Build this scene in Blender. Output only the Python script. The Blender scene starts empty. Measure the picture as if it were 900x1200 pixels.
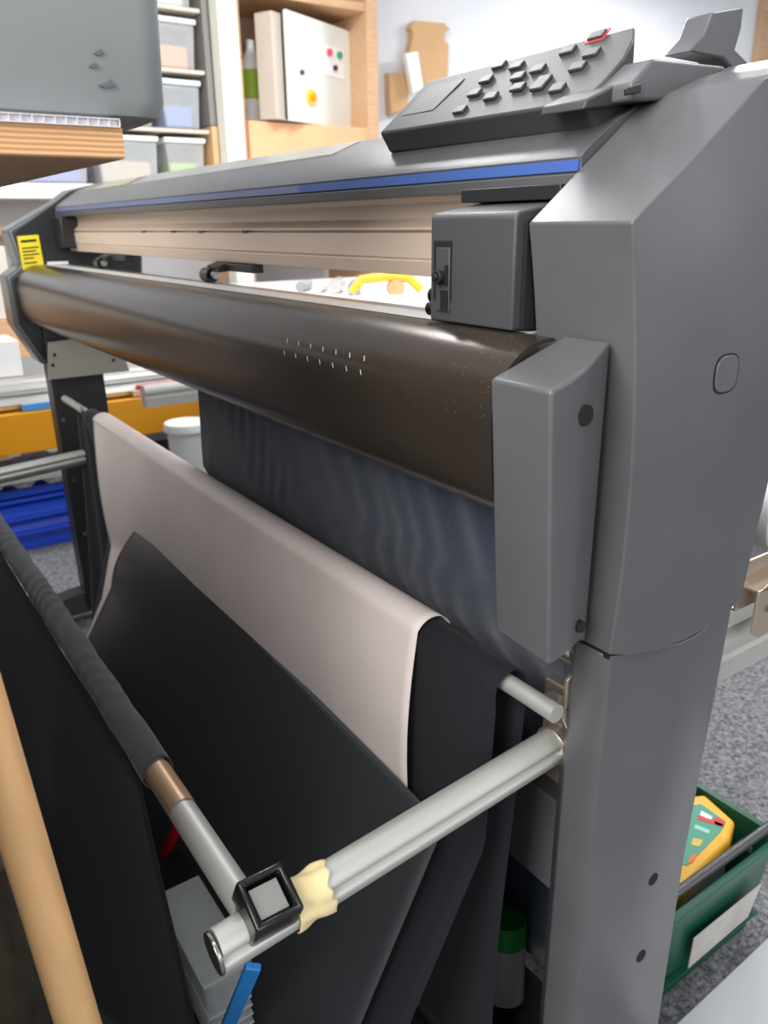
import bpy, bmesh, math, random
from mathutils import Vector, Matrix
random.seed(7)
C = bpy.context.scene
COL = C.collection
PI = math.pi

# ------------------------------------------------------------------ camera
R = Matrix(((0.8221, -0.2050, 0.5311), (-0.5691, -0.2753, 0.7748), (-0.0126, -0.9393, -0.3430)))
FPX = 925.0
CAM = Vector((0, 0, 1.15))
# re-orthonormalise
fw = R.col[2].normalized(); rt = (R.col[0] - R.col[0].dot(fw) * fw).normalized(); dnv = fw.cross(rt)
cd = bpy.data.cameras.new('camera'); cam = bpy.data.objects.new('camera', cd); COL.objects.link(cam)
M = Matrix.Identity(4)
for i in range(3):
    M[i][0] = rt[i]; M[i][1] = -dnv[i]; M[i][2] = -fw[i]; M[i][3] = CAM[i]
cam.matrix_world = M
cd.sensor_fit = 'VERTICAL'; cd.sensor_height = 36; cd.sensor_width = 27; cd.lens = FPX / 1200 * 36
cd.clip_start = 0.02
cd.dof.use_dof = True; cd.dof.focus_distance = 0.78; cd.dof.aperture_fstop = 8.0
C.camera = cam

def at(px, py, ax, v):
    d = rt * (px - 450) + dnv * (py - 600) + fw * FPX
    i = 'XYZ'.index(ax); t = (v - CAM[i]) / d[i]
    return CAM + d * t

# ------------------------------------------------------------------ materials
def lin(c):
    return tuple(((x / 255) / 12.92 if x / 255 <= .04045 else ((x / 255 + .055) / 1.055) ** 2.4) for x in c) + (1,)
MATS = {}
def mat(name, rgb, rough=.5, metal=0., noise=0., nscale=40, bump=0., bscale=400, spec=.5, trans=0., alpha=1., emit=None, coat=0., aniso=None, rgb2=None, sheen=0.):
    if name in MATS: return MATS[name]
    m = bpy.data.materials.new(name); m.use_nodes = True
    nt = m.node_tree; b = nt.nodes['Principled BSDF']
    b.inputs['Base Color'].default_value = lin(rgb)
    b.inputs['Roughness'].default_value = rough; b.inputs['Metallic'].default_value = metal
    b.inputs['Specular IOR Level'].default_value = spec
    b.inputs['Transmission Weight'].default_value = trans
    b.inputs['Alpha'].default_value = alpha
    b.inputs['Coat Weight'].default_value = coat
    b.inputs['Sheen Weight'].default_value = sheen
    if emit: b.inputs['Emission Color'].default_value = lin(rgb); b.inputs['Emission Strength'].default_value = emit
    tc = nt.nodes.new('ShaderNodeTexCoord')
    if noise or rgb2:
        mp = nt.nodes.new('ShaderNodeMapping'); nt.links.new(tc.outputs['Object'], mp.inputs[0])
        if aniso: mp.inputs['Scale'].default_value = aniso
        n = nt.nodes.new('ShaderNodeTexNoise'); n.inputs['Scale'].default_value = nscale; n.inputs['Detail'].default_value = 4
        nt.links.new(mp.outputs[0], n.inputs['Vector'])
        r = nt.nodes.new('ShaderNodeValToRGB')
        r.color_ramp.elements[0].position = .35; r.color_ramp.elements[1].position = .65
        c = lin(rgb)
        c2 = lin(rgb2) if rgb2 else tuple(min(1, x * (1 + noise)) for x in c[:3]) + (1,)
        c1 = c if rgb2 else tuple(x * (1 - noise) for x in c[:3]) + (1,)
        r.color_ramp.elements[0].color = c1; r.color_ramp.elements[1].color = c2
        nt.links.new(n.outputs['Fac'], r.inputs[0]); nt.links.new(r.outputs[0], b.inputs['Base Color'])
    if bump:
        n2 = nt.nodes.new('ShaderNodeTexNoise'); n2.inputs['Scale'].default_value = bscale; n2.inputs['Detail'].default_value = 3
        nt.links.new(tc.outputs['Object'], n2.inputs['Vector'])
        bp = nt.nodes.new('ShaderNodeBump'); bp.inputs['Strength'].default_value = bump; bp.inputs['Distance'].default_value = .002
        nt.links.new(n2.outputs['Fac'], bp.inputs['Height']); nt.links.new(bp.outputs[0], b.inputs['Normal'])
    MATS[name] = m
    return m

PLASTIC = mat('grey_plastic', (86, 86, 88), rough=.29, noise=.05, nscale=12, bump=.06, bscale=900)
DARKPL = mat('dark_plastic', (66, 66, 68), rough=.45, bump=.06, bscale=900)
BLACK = mat('black_plastic', (30, 31, 33), rough=.42)
BLKG = mat('black_glossy', (20, 20, 21), rough=.22)
HOLE = mat('hole_black', (8, 8, 9), rough=.8)
ALU = mat('aluminium', (200, 200, 196), rough=.38, metal=.9, noise=.05, nscale=6, aniso=(1, 8, 8))
ALUW = mat('matt_aluminium', (196, 196, 190), rough=.5, metal=.55)
STEEL = mat('steel', (170, 168, 165), rough=.25, metal=1)
ZINC = mat('zinc_bracket', (205, 190, 172), rough=.35, metal=.85)
BEAM = mat('wood_reflection_aluminium', (226, 204, 184), rough=.42, metal=.25, noise=.04, nscale=5, aniso=(8, 1, 8))  # tan tint puts the reflection of warm wood into the base colour
NAVY = mat('navy_cloth', (42, 52, 74), rough=.85, noise=.2, nscale=300, bump=.3, bscale=700, sheen=.25)
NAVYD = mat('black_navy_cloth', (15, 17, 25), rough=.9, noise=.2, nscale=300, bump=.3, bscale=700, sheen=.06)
GUIDE = mat('worn_black_metal', (74, 65, 58), rough=.25, metal=.6, noise=.12, nscale=5, bump=.03, bscale=60, spec=.6)  # brown tone puts warm reflections into the base colour
PAPER = mat('white_backing', (234, 220, 214), rough=.5, noise=.05, nscale=5)
SATIN = mat('black_vinyl', (58, 59, 62), rough=.33, noise=.05, nscale=4)
BLUE = mat('blue_stripe', (62, 92, 158), rough=.4)
TOTE = mat('grey_tote', (138, 142, 142), rough=.45, noise=.04, nscale=9, bump=.05)
PLY = mat('plywood_face', (198, 160, 124), rough=.6, noise=.1, nscale=8, aniso=(1, 12, 12))
WOOD = mat('pine', (216, 170, 118), rough=.5, noise=.08, nscale=9, aniso=(8, 8, 1))
ORANGEW = mat('orange_wood', (226, 170, 128), rough=.6, noise=.05, nscale=4)
WALLM = mat('white_wall', (226, 228, 233), rough=.8, noise=.025, nscale=2)
PVC = mat('white_plastic', (228, 228, 226), rough=.45)
CARD = mat('cardboard', (205, 165, 120), rough=.8, noise=.04, nscale=6)
RACK = mat('orange_enamel', (222, 150, 20), rough=.4)
CRATEB = mat('blue_crate_plastic', (36, 78, 205), rough=.4)
GREEN = mat('green_crate_plastic', (14, 84, 62), rough=.38)
YELL = mat('yellow_plastic', (236, 178, 40), rough=.4)
YLAB = mat('yellow_label', (238, 216, 40), rough=.5)
RED = mat('red_plastic', (190, 24, 40), rough=.4)
BLUT = mat('blue_tool_plastic', (30, 120, 190), rough=.4)
CAB = mat('grey_white_enamel', (212, 214, 206), rough=.45)
GRN = mat('bright_green', (40, 150, 90), rough=.45)
LIME = mat('lime_label', (150, 185, 50), rough=.5)
CLEAR = mat('clear_plastic', (225, 228, 230), rough=.25, alpha=.38)
TAPE = mat('masking_tape', (232, 212, 160), rough=.75, noise=.08, nscale=30)
GREYM = mat('mid_grey', (150, 152, 154), rough=.5)

# plywood edge with plies
def ply_edge():
    m = bpy.data.materials.new('plywood_edge'); m.use_nodes = True; nt = m.node_tree; b = nt.nodes['Principled BSDF']
    tc = nt.nodes.new('ShaderNodeTexCoord'); w = nt.nodes.new('ShaderNodeTexWave'); w.bands_direction = 'Z'
    w.inputs['Scale'].default_value = 95; w.inputs['Distortion'].default_value = .8; w.inputs['Detail'].default_value = 2
    w.inputs['Detail Scale'].default_value = .4
    r = nt.nodes.new('ShaderNodeValToRGB'); r.color_ramp.elements[0].color = lin((186, 132, 84)); r.color_ramp.elements[1].color = lin((226, 182, 134))
    nt.links.new(tc.outputs['Object'], w.inputs['Vector']); nt.links.new(w.outputs['Fac'], r.inputs[0]); nt.links.new(r.outputs[0], b.inputs['Base Color'])
    b.inputs['Roughness'].default_value = .65
    return m
PLYE = ply_edge()
def carpet_mat():
    m = bpy.data.materials.new('carpet_tiles'); m.use_nodes = True; nt = m.node_tree; b = nt.nodes['Principled BSDF']
    tc = nt.nodes.new('ShaderNodeTexCoord'); n = nt.nodes.new('ShaderNodeTexNoise'); n.inputs['Scale'].default_value = 110; n.inputs['Detail'].default_value = 6
    n.inputs['Roughness'].default_value = .75
    r = nt.nodes.new('ShaderNodeValToRGB'); r.color_ramp.elements[0].position = .38; r.color_ramp.elements[1].position = .66
    r.color_ramp.elements[0].color = lin((66, 66, 70)); r.color_ramp.elements[1].color = lin((158, 158, 162))
    nt.links.new(tc.outputs['Object'], n.inputs['Vector']); nt.links.new(n.outputs['Fac'], r.inputs[0]); nt.links.new(r.outputs[0], b.inputs['Base Color'])
    bp = nt.nodes.new('ShaderNodeBump'); bp.inputs['Strength'].default_value = .8; bp.inputs['Distance'].default_value = .004
    nt.links.new(n.outputs['Fac'], bp.inputs['Height']); nt.links.new(bp.outputs[0], b.inputs['Normal'])
    b.inputs['Roughness'].default_value = .95
    return m
CARPET = carpet_mat()

# ------------------------------------------------------------------ mesh helpers
def nb(): return bmesh.new()
def box(bm, lo, hi, rot=None, piv=None):
    vs = [bm.verts.new((x, y, z)) for x in (lo[0], hi[0]) for y in (lo[1], hi[1]) for z in (lo[2], hi[2])]
    for f in ((0, 1, 3, 2), (4, 6, 7, 5), (0, 4, 5, 1), (2, 3, 7, 6), (0, 2, 6, 4), (1, 5, 7, 3)):
        bm.faces.new([vs[i] for i in f])
    if rot: bmesh.ops.rotate(bm, verts=vs, cent=piv or (0, 0, 0), matrix=rot)
    return vs
def tube(bm, p0, p1, r, r1=None, seg=24, cap=True):
    p0 = Vector(p0); p1 = Vector(p1); d = p1 - p0; L = d.length
    q = d.to_track_quat('Z', 'Y').to_matrix().to_4x4()
    bmesh.ops.create_cone(bm, cap_ends=cap, segments=seg, radius1=r, radius2=r if r1 is None else r1, depth=L,
                          matrix=Matrix.Translation((p0 + p1) / 2) @ q)
def sweep(bm, pts, r, seg=12):
    pts = [Vector(p) for p in pts]; rings = []
    for i, p in enumerate(pts):
        t = (pts[min(i + 1, len(pts) - 1)] - pts[max(i - 1, 0)]).normalized()
        a = t.cross(Vector((0, 0, 1)))
        if a.length < .1: a = t.cross(Vector((1, 0, 0)))
        a.normalize(); b = t.cross(a)
        rr = r(i / (len(pts) - 1)) if callable(r) else r
        rings.append([bm.verts.new(p + (a * math.cos(k * 2 * PI / seg) + b * math.sin(k * 2 * PI / seg)) * rr) for k in range(seg)])
    for u, v in zip(rings, rings[1:]):
        for k in range(seg): bm.faces.new((u[k], u[(k + 1) % seg], v[(k + 1) % seg], v[k]))
    bm.faces.new(rings[0][::-1]); bm.faces.new(rings[-1])
def prism(bm, poly, a, b, ax='Y'):
    def P(p, t): return (p[0], t, p[1]) if ax == 'Y' else ((p[0], p[1], t) if ax == 'Z' else (t, p[0], p[1]))
    A = [bm.verts.new(P(p, a)) for p in poly]; B = [bm.verts.new(P(p, b)) for p in poly]
    n = len(poly)
    bm.faces.new(A); bm.faces.new(B[::-1])
    for i in range(n): bm.faces.new((A[i], B[i], B[(i + 1) % n], A[(i + 1) % n]))
def sheet(bm, fn, nu, nv):
    g = [[bm.verts.new(fn(i / nu, j / nv)) for j in range(nv + 1)] for i in range(nu + 1)]
    for i in range(nu):
        for j in range(nv): bm.faces.new((g[i][j], g[i + 1][j], g[i + 1][j + 1], g[i][j + 1]))
def lathe(bm, prof, o, seg=28):
    rings = []
    for r, z in prof: rings.append([bm.verts.new((o[0] + r * math.cos(k * 2 * PI / seg), o[1] + r * math.sin(k * 2 * PI / seg), o[2] + z)) for k in range(seg)])
    for u, v in zip(rings, rings[1:]):
        for k in range(seg): bm.faces.new((u[k], u[(k + 1) % seg], v[(k + 1) % seg], v[k]))
    bm.faces.new(rings[0][::-1]); bm.faces.new(rings[-1])
def cuts(bm, ax, vals):
    i = 'XYZ'.index(ax)
    for v in vals:
        co = [0, 0, 0]; co[i] = v; no = [0, 0, 0]; no[i] = 1
        bmesh.ops.bisect_plane(bm, geom=bm.verts[:] + bm.edges[:] + bm.faces[:], plane_co=co, plane_no=no)

def origin_of(o):
    v = Vector((0, 0, 0))
    while o: v += o.location; o = o.parent
    return v
def obj(name, bm, m, parent=None, bevel=0, seg=3, smooth=True, solid=0, sub=0, world=True, base=None):
    bmesh.ops.recalc_face_normals(bm, faces=bm.faces)
    off = Vector((0, 0, 0))
    if parent is not None and world: off = origin_of(parent)
    if parent is None:
        zs = [v.co for v in bm.verts]
        off = Vector((sum(v.x for v in zs) / len(zs), sum(v.y for v in zs) / len(zs), min(v.z for v in zs)))
        if base: off = Vector(base)
    for v in bm.verts: v.co -= off
    me = bpy.data.meshes.new(name); bm.to_mesh(me); bm.free()
    o = bpy.data.objects.new(name, me); COL.objects.link(o)
    if parent is not None: o.parent = parent
    else: o.location = off
    me.materials.append(m)
    if smooth:
        for p in me.polygons: p.use_smooth = True
        me.set_sharp_from_angle(angle=math.radians(38))
    if solid:
        s = o.modifiers.new('solid', 'SOLIDIFY'); s.thickness = solid; s.offset = 0
    if bevel:
        b = o.modifiers.new('bevel', 'BEVEL'); b.width = bevel; b.segments = seg; b.limit_method = 'ANGLE'; b.angle_limit = math.radians(35)
        b.harden_normals = False
    if sub:
        s = o.modifiers.new('sub', 'SUBSURF'); s.levels = sub; s.render_levels = sub
    return o
def tag(o, label, cat, group=None, kind=None):
    o['label'] = label; o['category'] = cat
    if group: o['group'] = group
    if kind: o['kind'] = kind
    return o
def thing(name, label, cat, loc, group=None):
    o = bpy.data.objects.new(name, None); COL.objects.link(o); o.location = loc; o.empty_display_size = .05
    return tag(o, label, cat, group)
def struct(name, bm, m, **k):
    o = obj(name, bm, m, **k); o['kind'] = 'structure'; return o
def Rz(a): return Matrix.Rotation(a, 3, 'Z')

# ------------------------------------------------------------------ the room
b = nb(); box(b, (-3.2, -2.6, -.05), (7.5, 4.5, 0)); struct('floor', b, CARPET, smooth=False)
b = nb(); box(b, (-3.2, 4.5, 0), (7.5, 4.6, 3.0)); struct('wall_back', b, WALLM, smooth=False)
b = nb(); box(b, (7.5, -2.6, 0), (7.6, 4.6, 3.0)); struct('wall_right', b, WALLM, smooth=False)
xw = at(893, 20, 'Y', 4.45).x
b = nb(); box(b, (xw, 4.44, 0), (xw + .4, 4.495, 3.0)); struct('trim_1', b, PLY)

# ------------------------------------------------------------------ the cutter
PT = thing('vinyl_cutter', 'large dark grey floor-standing vinyl cutting plotter with blue stripe and keypad', 'plotter', (.6, 1.27, 0))
Y0, Y1 = .40, .507          # near tower outer / inner face
YF = 2.33                   # far plate

# near tower, upper cover
prof = [(.497, 1.149), (.56, 1.196), (.636, 1.252), (.68, 1.268), (.75, 1.285), (.80, 1.27), (.815, 1.20), (.80, 1.10), (.772, 1.02), (.743, .95), (.730, .88),
        (.716, .784), (.69, .7758), (.66, .7710), (.616, .7690), (.572, .7710), (.542, .7758)] + [(.5165 + .0065 * math.sin(PI * min(1, (k / 12) * 1.0) ** .8) - .0195 * (k / 12) ** 3, .784 + .365 * k / 12) for k in range(12)]
b = nb(); prism(b, prof, Y0, Y1)
cuts(b, 'X', [.53 + .02 * i for i in range(13)]); cuts(b, 'Z', [.80 + .03 * i for i in range(15)])
for v in b.verts:
    if v.co.y < Y0 + .001:
        xm = .63; h = max(0, 1 - ((v.co.x - xm) / .125) ** 2)
        v.co.y -= .009 * h * min(1, max(0, (1.27 - v.co.z) / .12))
    elif v.co.y > Y1 - .001 and v.co.z < .95:
        v.co.y -= .02 * min(1, (.95 - v.co.z) / .1)
tw = obj('tower_cover', b, PLASTIC, PT, bevel=.007, seg=4)
b = nb(); prism(b, [(.70, .832), (.742, .832), (.756, .93), (.80, 1.05), (.81, 1.2), (.70, 1.2)], .415, .50)
obj('tower_back_cover', b, PLASTIC, PT, bevel=.008)
# round plug on the side
pc = at(852, 438, 'Y', .390)
b = nb()
pts = []
for k in range(40):
    a = 2 * PI * k / 40; s = 1 / (abs(math.cos(a)) ** 3 + abs(math.sin(a)) ** 3) ** (1 / 3)
    pts.append((pc.x + .0158 * s * math.cos(a), pc.z + .0158 * s * math.sin(a)))
prism(b, [(pc.x + (x - pc.x) * 1.09, pc.z + (z - pc.z) * 1.09) for x, z in pts], .3904, .397)
rim = obj('plug_gap', b, HOLE, PT)
b = nb(); prism(b, pts, .3896, .397)
obj('blanking_plug', b, PLASTIC, PT, bevel=.0008)

# front lower cover box on the tower
b = nb()
q = [(.425, 1.033), (.476, 1.050), (.508, 1.06), (.508, .79), (.491, .799), (.442, .797)]
prism(b, q, .402, .468)
cuts(b, 'Z', [.83, .87, .91, .95, .99]); cuts(b, 'X', [.445, .46, .475])
for v in b.verts:
    if v.co.y < .403:
        # the side face is hollowed towards its back edge
        v.co.y += .018 * max(0, (v.co.x - .448) / .06) ** 1.5
    if v.co.y > .46 and v.co.z < .83: v.co.z += .004
fb = obj('front_end_cover', b, PLASTIC, PT, bevel=.005, seg=4)
for (px, py, r, ys) in ((687, 487, .0085, .4030), (682, 735, .0055, .4075)):
    p = at(px, py, 'Y', ys)
    b = nb(); tube(b, (p.x, ys, p.z), (p.x, .424, p.z), r, seg=24)
    obj('screw_hole', b, HOLE, fb)

# near stand leg (post)
b = nb()
zs = [.0, .12, .25, .35, .45, .60, .70, .775]
rings = []
for z in zs:
    fl = max(0, (.45 - z) / .45)
    xb = .7115 - .020 * min(1, (.775 - z) / .3) - .004 * fl + (.0)
    xf = .519
    yL = .4395 + .006 * (.775 - z)
    ring = [(xf - .002, yL), (xf - .001, .412), (xf + .004, .4015)]
    n = 10
    for i in range(1, n + 1):
        t = i / n; x = xf + .004 + (xb - xf - .004) * t
        up = max(0, min(1, (z - .42) / .34))
        y = .4015 - .006 * math.sin(PI * min(1, t * 1.02)) + up * (.0045 * math.sin(PI * min(1, t * 1.9)) - .003 * math.sin(PI * max(0, t - .35) / .65))
        ring.append((x, y))
    ring += [(xb + .006, .412), (xb + .008, .47), (xf + .03, .475)]
    rings.append([b.verts.new((x, y, z if z < .77 else .780 - .0150 * math.sin(PI * min(1, max(0, (x - .517) / .197))))) for x, y in ring])
for u, v in zip(rings, rings[1:]):
    for k in range(len(u)): b.faces.new((u[k], u[(k + 1) % len(u)], v[(k + 1) % len(u)], v[k]))
b.faces.new(rings[0]); b.faces.new(rings[-1])
leg = obj('stand_leg', b, PLASTIC, PT, bevel=.002)
for (px, py) in ((765, 1030), (751, 1120)):
    p = at(px, py, 'Y', .396)
    b = nb(); tube(b, (p.x, .3950, p.z), (p.x, .41, p.z), .0078, seg=20); obj('screw_hole', b, HOLE, leg)
b = nb(); prism(b, [(.520, .776), (.56, .7655), (.711, .7655), (.711, .80), (.520, .80)], .4025, .465); obj('seam_strip', b, HOLE, PT)
b = nb(); prism(b, [(.22, 0.03), (.22, .06), (.50, .10), (.66, .10), (.745, .06), (.745, .03)], .478, .53); obj('stand_foot', b, DARKPL, PT, bevel=.004)
for x in (.26, .71):
    b = nb(); tube(b, (x, .49, .03), (x, .515, .03), .03); obj('caster', b, BLACK, PT)

# far tower
b = nb()
far = [at(10, 275, 'Y', YF), at(57, 243, 'Y', YF)]
fp = [(.446, 1.142), (.553, 1.209), (.60, 1.24), (.68, 1.258), (.76, 1.262), (.78, 1.15), (.76, .95), (.72, .80), (.477, .80), (.424, .91), (.424, 1.025), (.462, 1.05)]
prism(b, fp, YF, YF + .012); obj('end_plate', b, BLACK, PT, bevel=.002)
b = nb(); prism(b, [(x * 1.0 - (.012 if x < .55 else -.01), z + (.006 if z > 1 else -.004)) for x, z in fp], YF + .013, YF + .12)
obj('tower_cover', b, PLASTIC, PT, bevel=.008)
c4 = [at(*p, 'Y', YF - .002) for p in ((20, 277), (45, 275), (52, 314), (27, 317))]
b = nb(); prism(b, [(p.x, p.z) for p in c4], YF - .002, YF); wl = obj('warning_label', b, YLAB, PT)
wl['label'] = 'yellow rectangular warning label'
b = nb()
def lerp2(u, v):
    A = c4[0].lerp(c4[1], u); B = c4[3].lerp(c4[2], u); return A.lerp(B, v)
for k, v0 in enumerate((.12, .34, .44, .54, .64, .78)):
    u1 = (.85, .9, .75, .88, .6, .7)[k]; h = .07 if k == 0 else .035
    P4 = [lerp2(.12, v0), lerp2(u1, v0), lerp2(u1, v0 + h), lerp2(.12, v0 + h)]
    prism(b, [(p.x, p.z) for p in P4], YF - .0032, YF - .002)
obj('label_print', b, BLACK, wl)
b = nb(); c5 = [at(*p, 'Y', YF - .002) for p in ((55, 307), (80, 306), (81, 314), (57, 315))]
prism(b, [(p.x, p.z) for p in c5], YF - .0025, YF); obj('serial_label', b, PVC, PT)
# far leg
b = nb(); prism(b, [(.477, .93), (.62, .93), (.63, 0.05), (.482, .05)], YF - .01, YF + .06)
fl = obj('stand_leg', b, BLACK, PT, bevel=.004)
for (px, py) in ((74, 492), (87, 563), (99, 625)):
    p = at(px, py, 'Y', YF - .012)
    b = nb(); tube(b, (p.x, YF - .0135, p.z), (p.x, YF - .01, p.z), .006); obj('screw', b, STEEL, fl)
b = nb(); prism(b, [(.22, 0.03), (.22, .06), (.45, .10), (.66, .10), (1.0, .06), (1.0, .03)], YF, YF + .06); obj('stand_foot', b, DARKPL, PT, bevel=.004)
for x in (.26, .96):
    b = nb(); tube(b, (x, YF + .01, .03), (x, YF + .04, .03), .03); obj('caster', b, BLACK, PT)

# stand cross beam
b = nb(); box(b, (.62, .45, .335), (.665, YF, .475)); obj('cross_beam', b, mat('beam_grey', (112, 112, 116), rough=.4), PT, bevel=.003)

# top cover
cp = [(.555, 1.178), (.5535, 1.188), (.557, 1.1895), (.557, 1.2005), (.556, 1.2015), (.561, 1.2065), (.574, 1.2160), (.60, 1.2330), (.62, 1.243), (.66, 1.258), (.73, 1.270), (.76, 1.262), (.765, 1.12), (.64, 1.12), (.64, 1.178)]
b = nb(); prism(b, cp, .508, YF - .001)
tc = obj('top_cover', b, PLASTIC, PT, bevel=.002)
b = nb(); box(b, (.5545, .509, 1.1905), (.5585, 1.0, 1.1995)); obj('blue_stripe', b, BLUE, tc)
b = nb(); box(b, (.5545, 1.0, 1.1905), (.5585, YF - .01, 1.1995)); obj('stripe_reflection', b, mat('stripe_reflection_blue', (104, 112, 150), rough=.3), tc)  # far run of the blue stripe, washed-out reflection put into its colour
b = nb(); prism(b, [(.61, 1.2382), (.655, 1.2562), (.655, 1.2582), (.61, 1.2400)], 1.0, 1.85); obj('silver_strip', b, mat('satin_silver', (188, 188, 184), rough=.25, metal=.8), tc)
b = nb(); prism(b, [(.61, 1.2382), (.65, 1.2545), (.65, 1.2565), (.61, 1.2402)], 1.90, 2.15); obj('strip_label', b, mat('dull_silver', (150, 145, 120), rough=.4), tc)

# beam under the cover (two bands with a groove, reflected tan in their colour)
bp_ = [(.583, 1.20), (.578, 1.187), (.589, 1.172), (.589, 1.155), (.578, 1.145), (.578, 1.1425), (.585, 1.1425), (.585, 1.1395), (.578, 1.1395), (.578, 1.112), (.581, 1.1105), (.578, 1.109), (.582, 1.092), (.65, 1.092), (.65, 1.20)]
b = nb(); prism(b, bp_, .51, YF - .003)
obj('cross_rail', b, BEAM, PT, bevel=.0008)
b = nb(); box(b, (.586, .52, 1.1395), (.5885, YF - .02, 1.1425)); obj('rail_groove', b, BLACK, PT)
for px in (290, 238, 205, 170):
    p = at(px, 274, 'X', .577); 
    b = nb(); box(b, (.577, p.y, 1.139), (.579, p.y + .02, 1.1425)); obj('rail_clip', b, BLACK, PT)
# far bearing block on the rail
b = nb(); box(b, (.545, YF - .08, 1.10), (.61, YF - .003, 1.178)); obj('rail_block', b, BLACK, PT, bevel=.004)

# carriage head
ca = nb()
cf, cz0, cz1 = .490, 1.0605, 1.1585
prism(ca, [(cf, cz0), (cf, cz1 - .004), (cf + .004, cz1), (.565, 1.170), (.565, cz0)], .5145, .630)
cg = obj('cutting_carriage', ca, DARKPL, PT, bevel=.002)
b = nb(); prism(b, [(.499, cz0 + .001), (.499, cz1 - .008), (.56, 1.163), (.56, cz0 + .001)], .509, .5144); obj('carriage_side', b, BLACK, cg)
b = nb(); prism(b, [(cf - .001, cz0 + .02), (cf - .001, cz1 - .025), (cf + .01, cz1 - .012), (cf + .03, cz1 - .012), (cf + .03, cz0 + .02)], .5975, .6235); obj('tool_recess', b, HOLE, cg)
b = nb(); box(b, (cf - .0025, .5985, cz0 + .010), (cf + .002, .6185, cz1 - .03)); obj('tool_holder', b, DARKPL, cg, bevel=.001)
b = nb(); tube(b, (cf - .010, .609, 1.102), (cf - .002, .609, 1.102), .0065, seg=20); tube(b, (cf - .012, .609, 1.102), (cf - .010, .609, 1.102), .003, seg=12); obj('holder_knob', b, BLACK, cg, bevel=.0008)
b = nb(); box(b, (cf - .0035, .5995, 1.094), (cf - .002, .604, 1.113)); box(b, (cf - .0035, .5995, 1.072), (cf - .002, .61, 1.090)); obj('tool_slot', b, HOLE, cg)
b = nb(); tube(b, (cf + .01, .633, 1.070), (cf + .01, .643, 1.070), .007); tube(b, (cf + .01, .630, 1.083), (cf + .01, .638, 1.083), .008); box(b, (cf + .004, .629, 1.063), (cf + .025, .634, 1.088)); obj('media_wheel', b, BLKG, cg, bevel=.001)
b = nb(); box(b, (.535, .509, 1.168), (.577, .64, 1.180)); box(b, (.555, .509, 1.176), (.577, .665, 1.188)); obj('carriage_bridge', b, BLACK, cg, bevel=.001)

# pinch roller units
def pinch(y, x=.575):
    e = nb()
    prism(e, [(x - .012, 1.076), (x - .012, 1.086), (x + .005, 1.0915), (x + .05, 1.0915), (x + .05, 1.09), (x + .02, 1.078)], y - .026, y + .026)
    o = obj('pinch_roller', e, BLACK, PT, bevel=.002)
    e = nb(); tube(e, (x - .012, y + .004, 1.0705), (x - .012, y + .034, 1.0705), .0122, seg=20); obj('rubber_wheel', e, BLKG, o)
    e = nb(); tube(e, (x - .012, y - .012, 1.0715), (x - .012, y - .002, 1.0715), .007, seg=16); obj('axle_nut', e, STEEL, o)
    e = nb(); box(e, (x, y - .13, 1.078), (x + .02, y - .02, 1.091)); obj('release_arm', e, BLACK, o, bevel=.002)
pinch(1.33); pinch(1.98)

# platen and curved front guide
b = nb(); box(b, (.490, .508, 1.03), (.575, YF - .002, 1.058)); obj('platen', b, mat('platen_grey', (140, 138, 136), rough=.28, metal=.4, noise=.1, nscale=14), PT, bevel=.001)
b = nb(); box(b, (.497, .509, 1.058), (.5005, YF - .01, 1.0590)); obj('cutting_strip', b, HOLE, PT)
b = nb(); box(b, (.507, .509, 1.058), (.545, YF - .01, 1.0588)); obj('platen_highlight', b, mat('highlight_white', (214, 212, 208), rough=.4), PT)  # white strip painting the bright highlight across the platen
gp = [(.4945, 1.0592)]
for k in range(0, 13):
    a = math.radians(90 + k * 8.2); gp.append((.490 + .062 * math.cos(a), .9970 + .062 * math.sin(a)))
gp += [(.430, .955), (.433, .935), (.438, .922), (.448, .914)]
outer = gp; inner = [(x + .004, z - .003) for x, z in gp][::-1]
inner = [(x, z) for x, z in inner]
b = nb(); prism(b, outer + inner, .4685, YF - .002)
gd = obj('front_guide', b, GUIDE, PT)
gd['label'] = 'glossy worn black curved media guide'
# scratches and the two rows of small white marks on the guide
def guide_pt(a, y, r=.0624):
    a = math.radians(a); return Vector((.490 + r * math.cos(a), y, .9970 + r * math.sin(a)))
def tick(bm, a, y, da=5, w=.0013, sk=.002):
    q = [guide_pt(a, y), guide_pt(a, y + w), guide_pt(a + da, y + w + sk), guide_pt(a + da, y + sk)]
    bm.faces.new([bm.verts.new(p) for p in q])
for a_ in (152, 165):
    for k in range(7):
        b = nb(); tick(b, a_, .665 + k * .027, 4.6, sk=-.003); obj('white_scratch', b, PVC, gd, smooth=False)
# scratches streaks on near end
b = nb()
for k in range(70):
    y = .475 + random.random() ** 1.5 * .13; a = 95 + random.random() * 90
    tick(b, a, y, random.uniform(.3, 1.2), w=random.uniform(.0002, .0006), sk=random.uniform(-.003, .003))
sc_ = obj('scuffs', b, mat('scuff_grey', (120, 118, 118), rough=.5), gd, smooth=False); sc_['kind'] = 'stuff'

# control panel
PANELM = mat('keypad_plastic', (58, 58, 59), rough=.5, bump=.05, bscale=900)
pn = nb()
def pq(y, w): return y
A = [at(447, 158, 'X', .55), at(500, 98, 'X', .61), at(745, 33, 'X', .61), at(680, 124, 'X', .55)]
A[0] = Vector((.578, .842, 1.2500)); A[3] = Vector((.578, .530, 1.2470)); A[1] = Vector((.645, .838, 1.308)); A[2] = Vector((.645, .535, 1.312))
nrm = (A[1] - A[0]).cross(A[3] - A[0]).normalized()
if nrm.z < 0: nrm = -nrm
top = []
def pan(u, v): return A[0].lerp(A[3], u).lerp(A[1].lerp(A[2], u), v)
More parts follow.
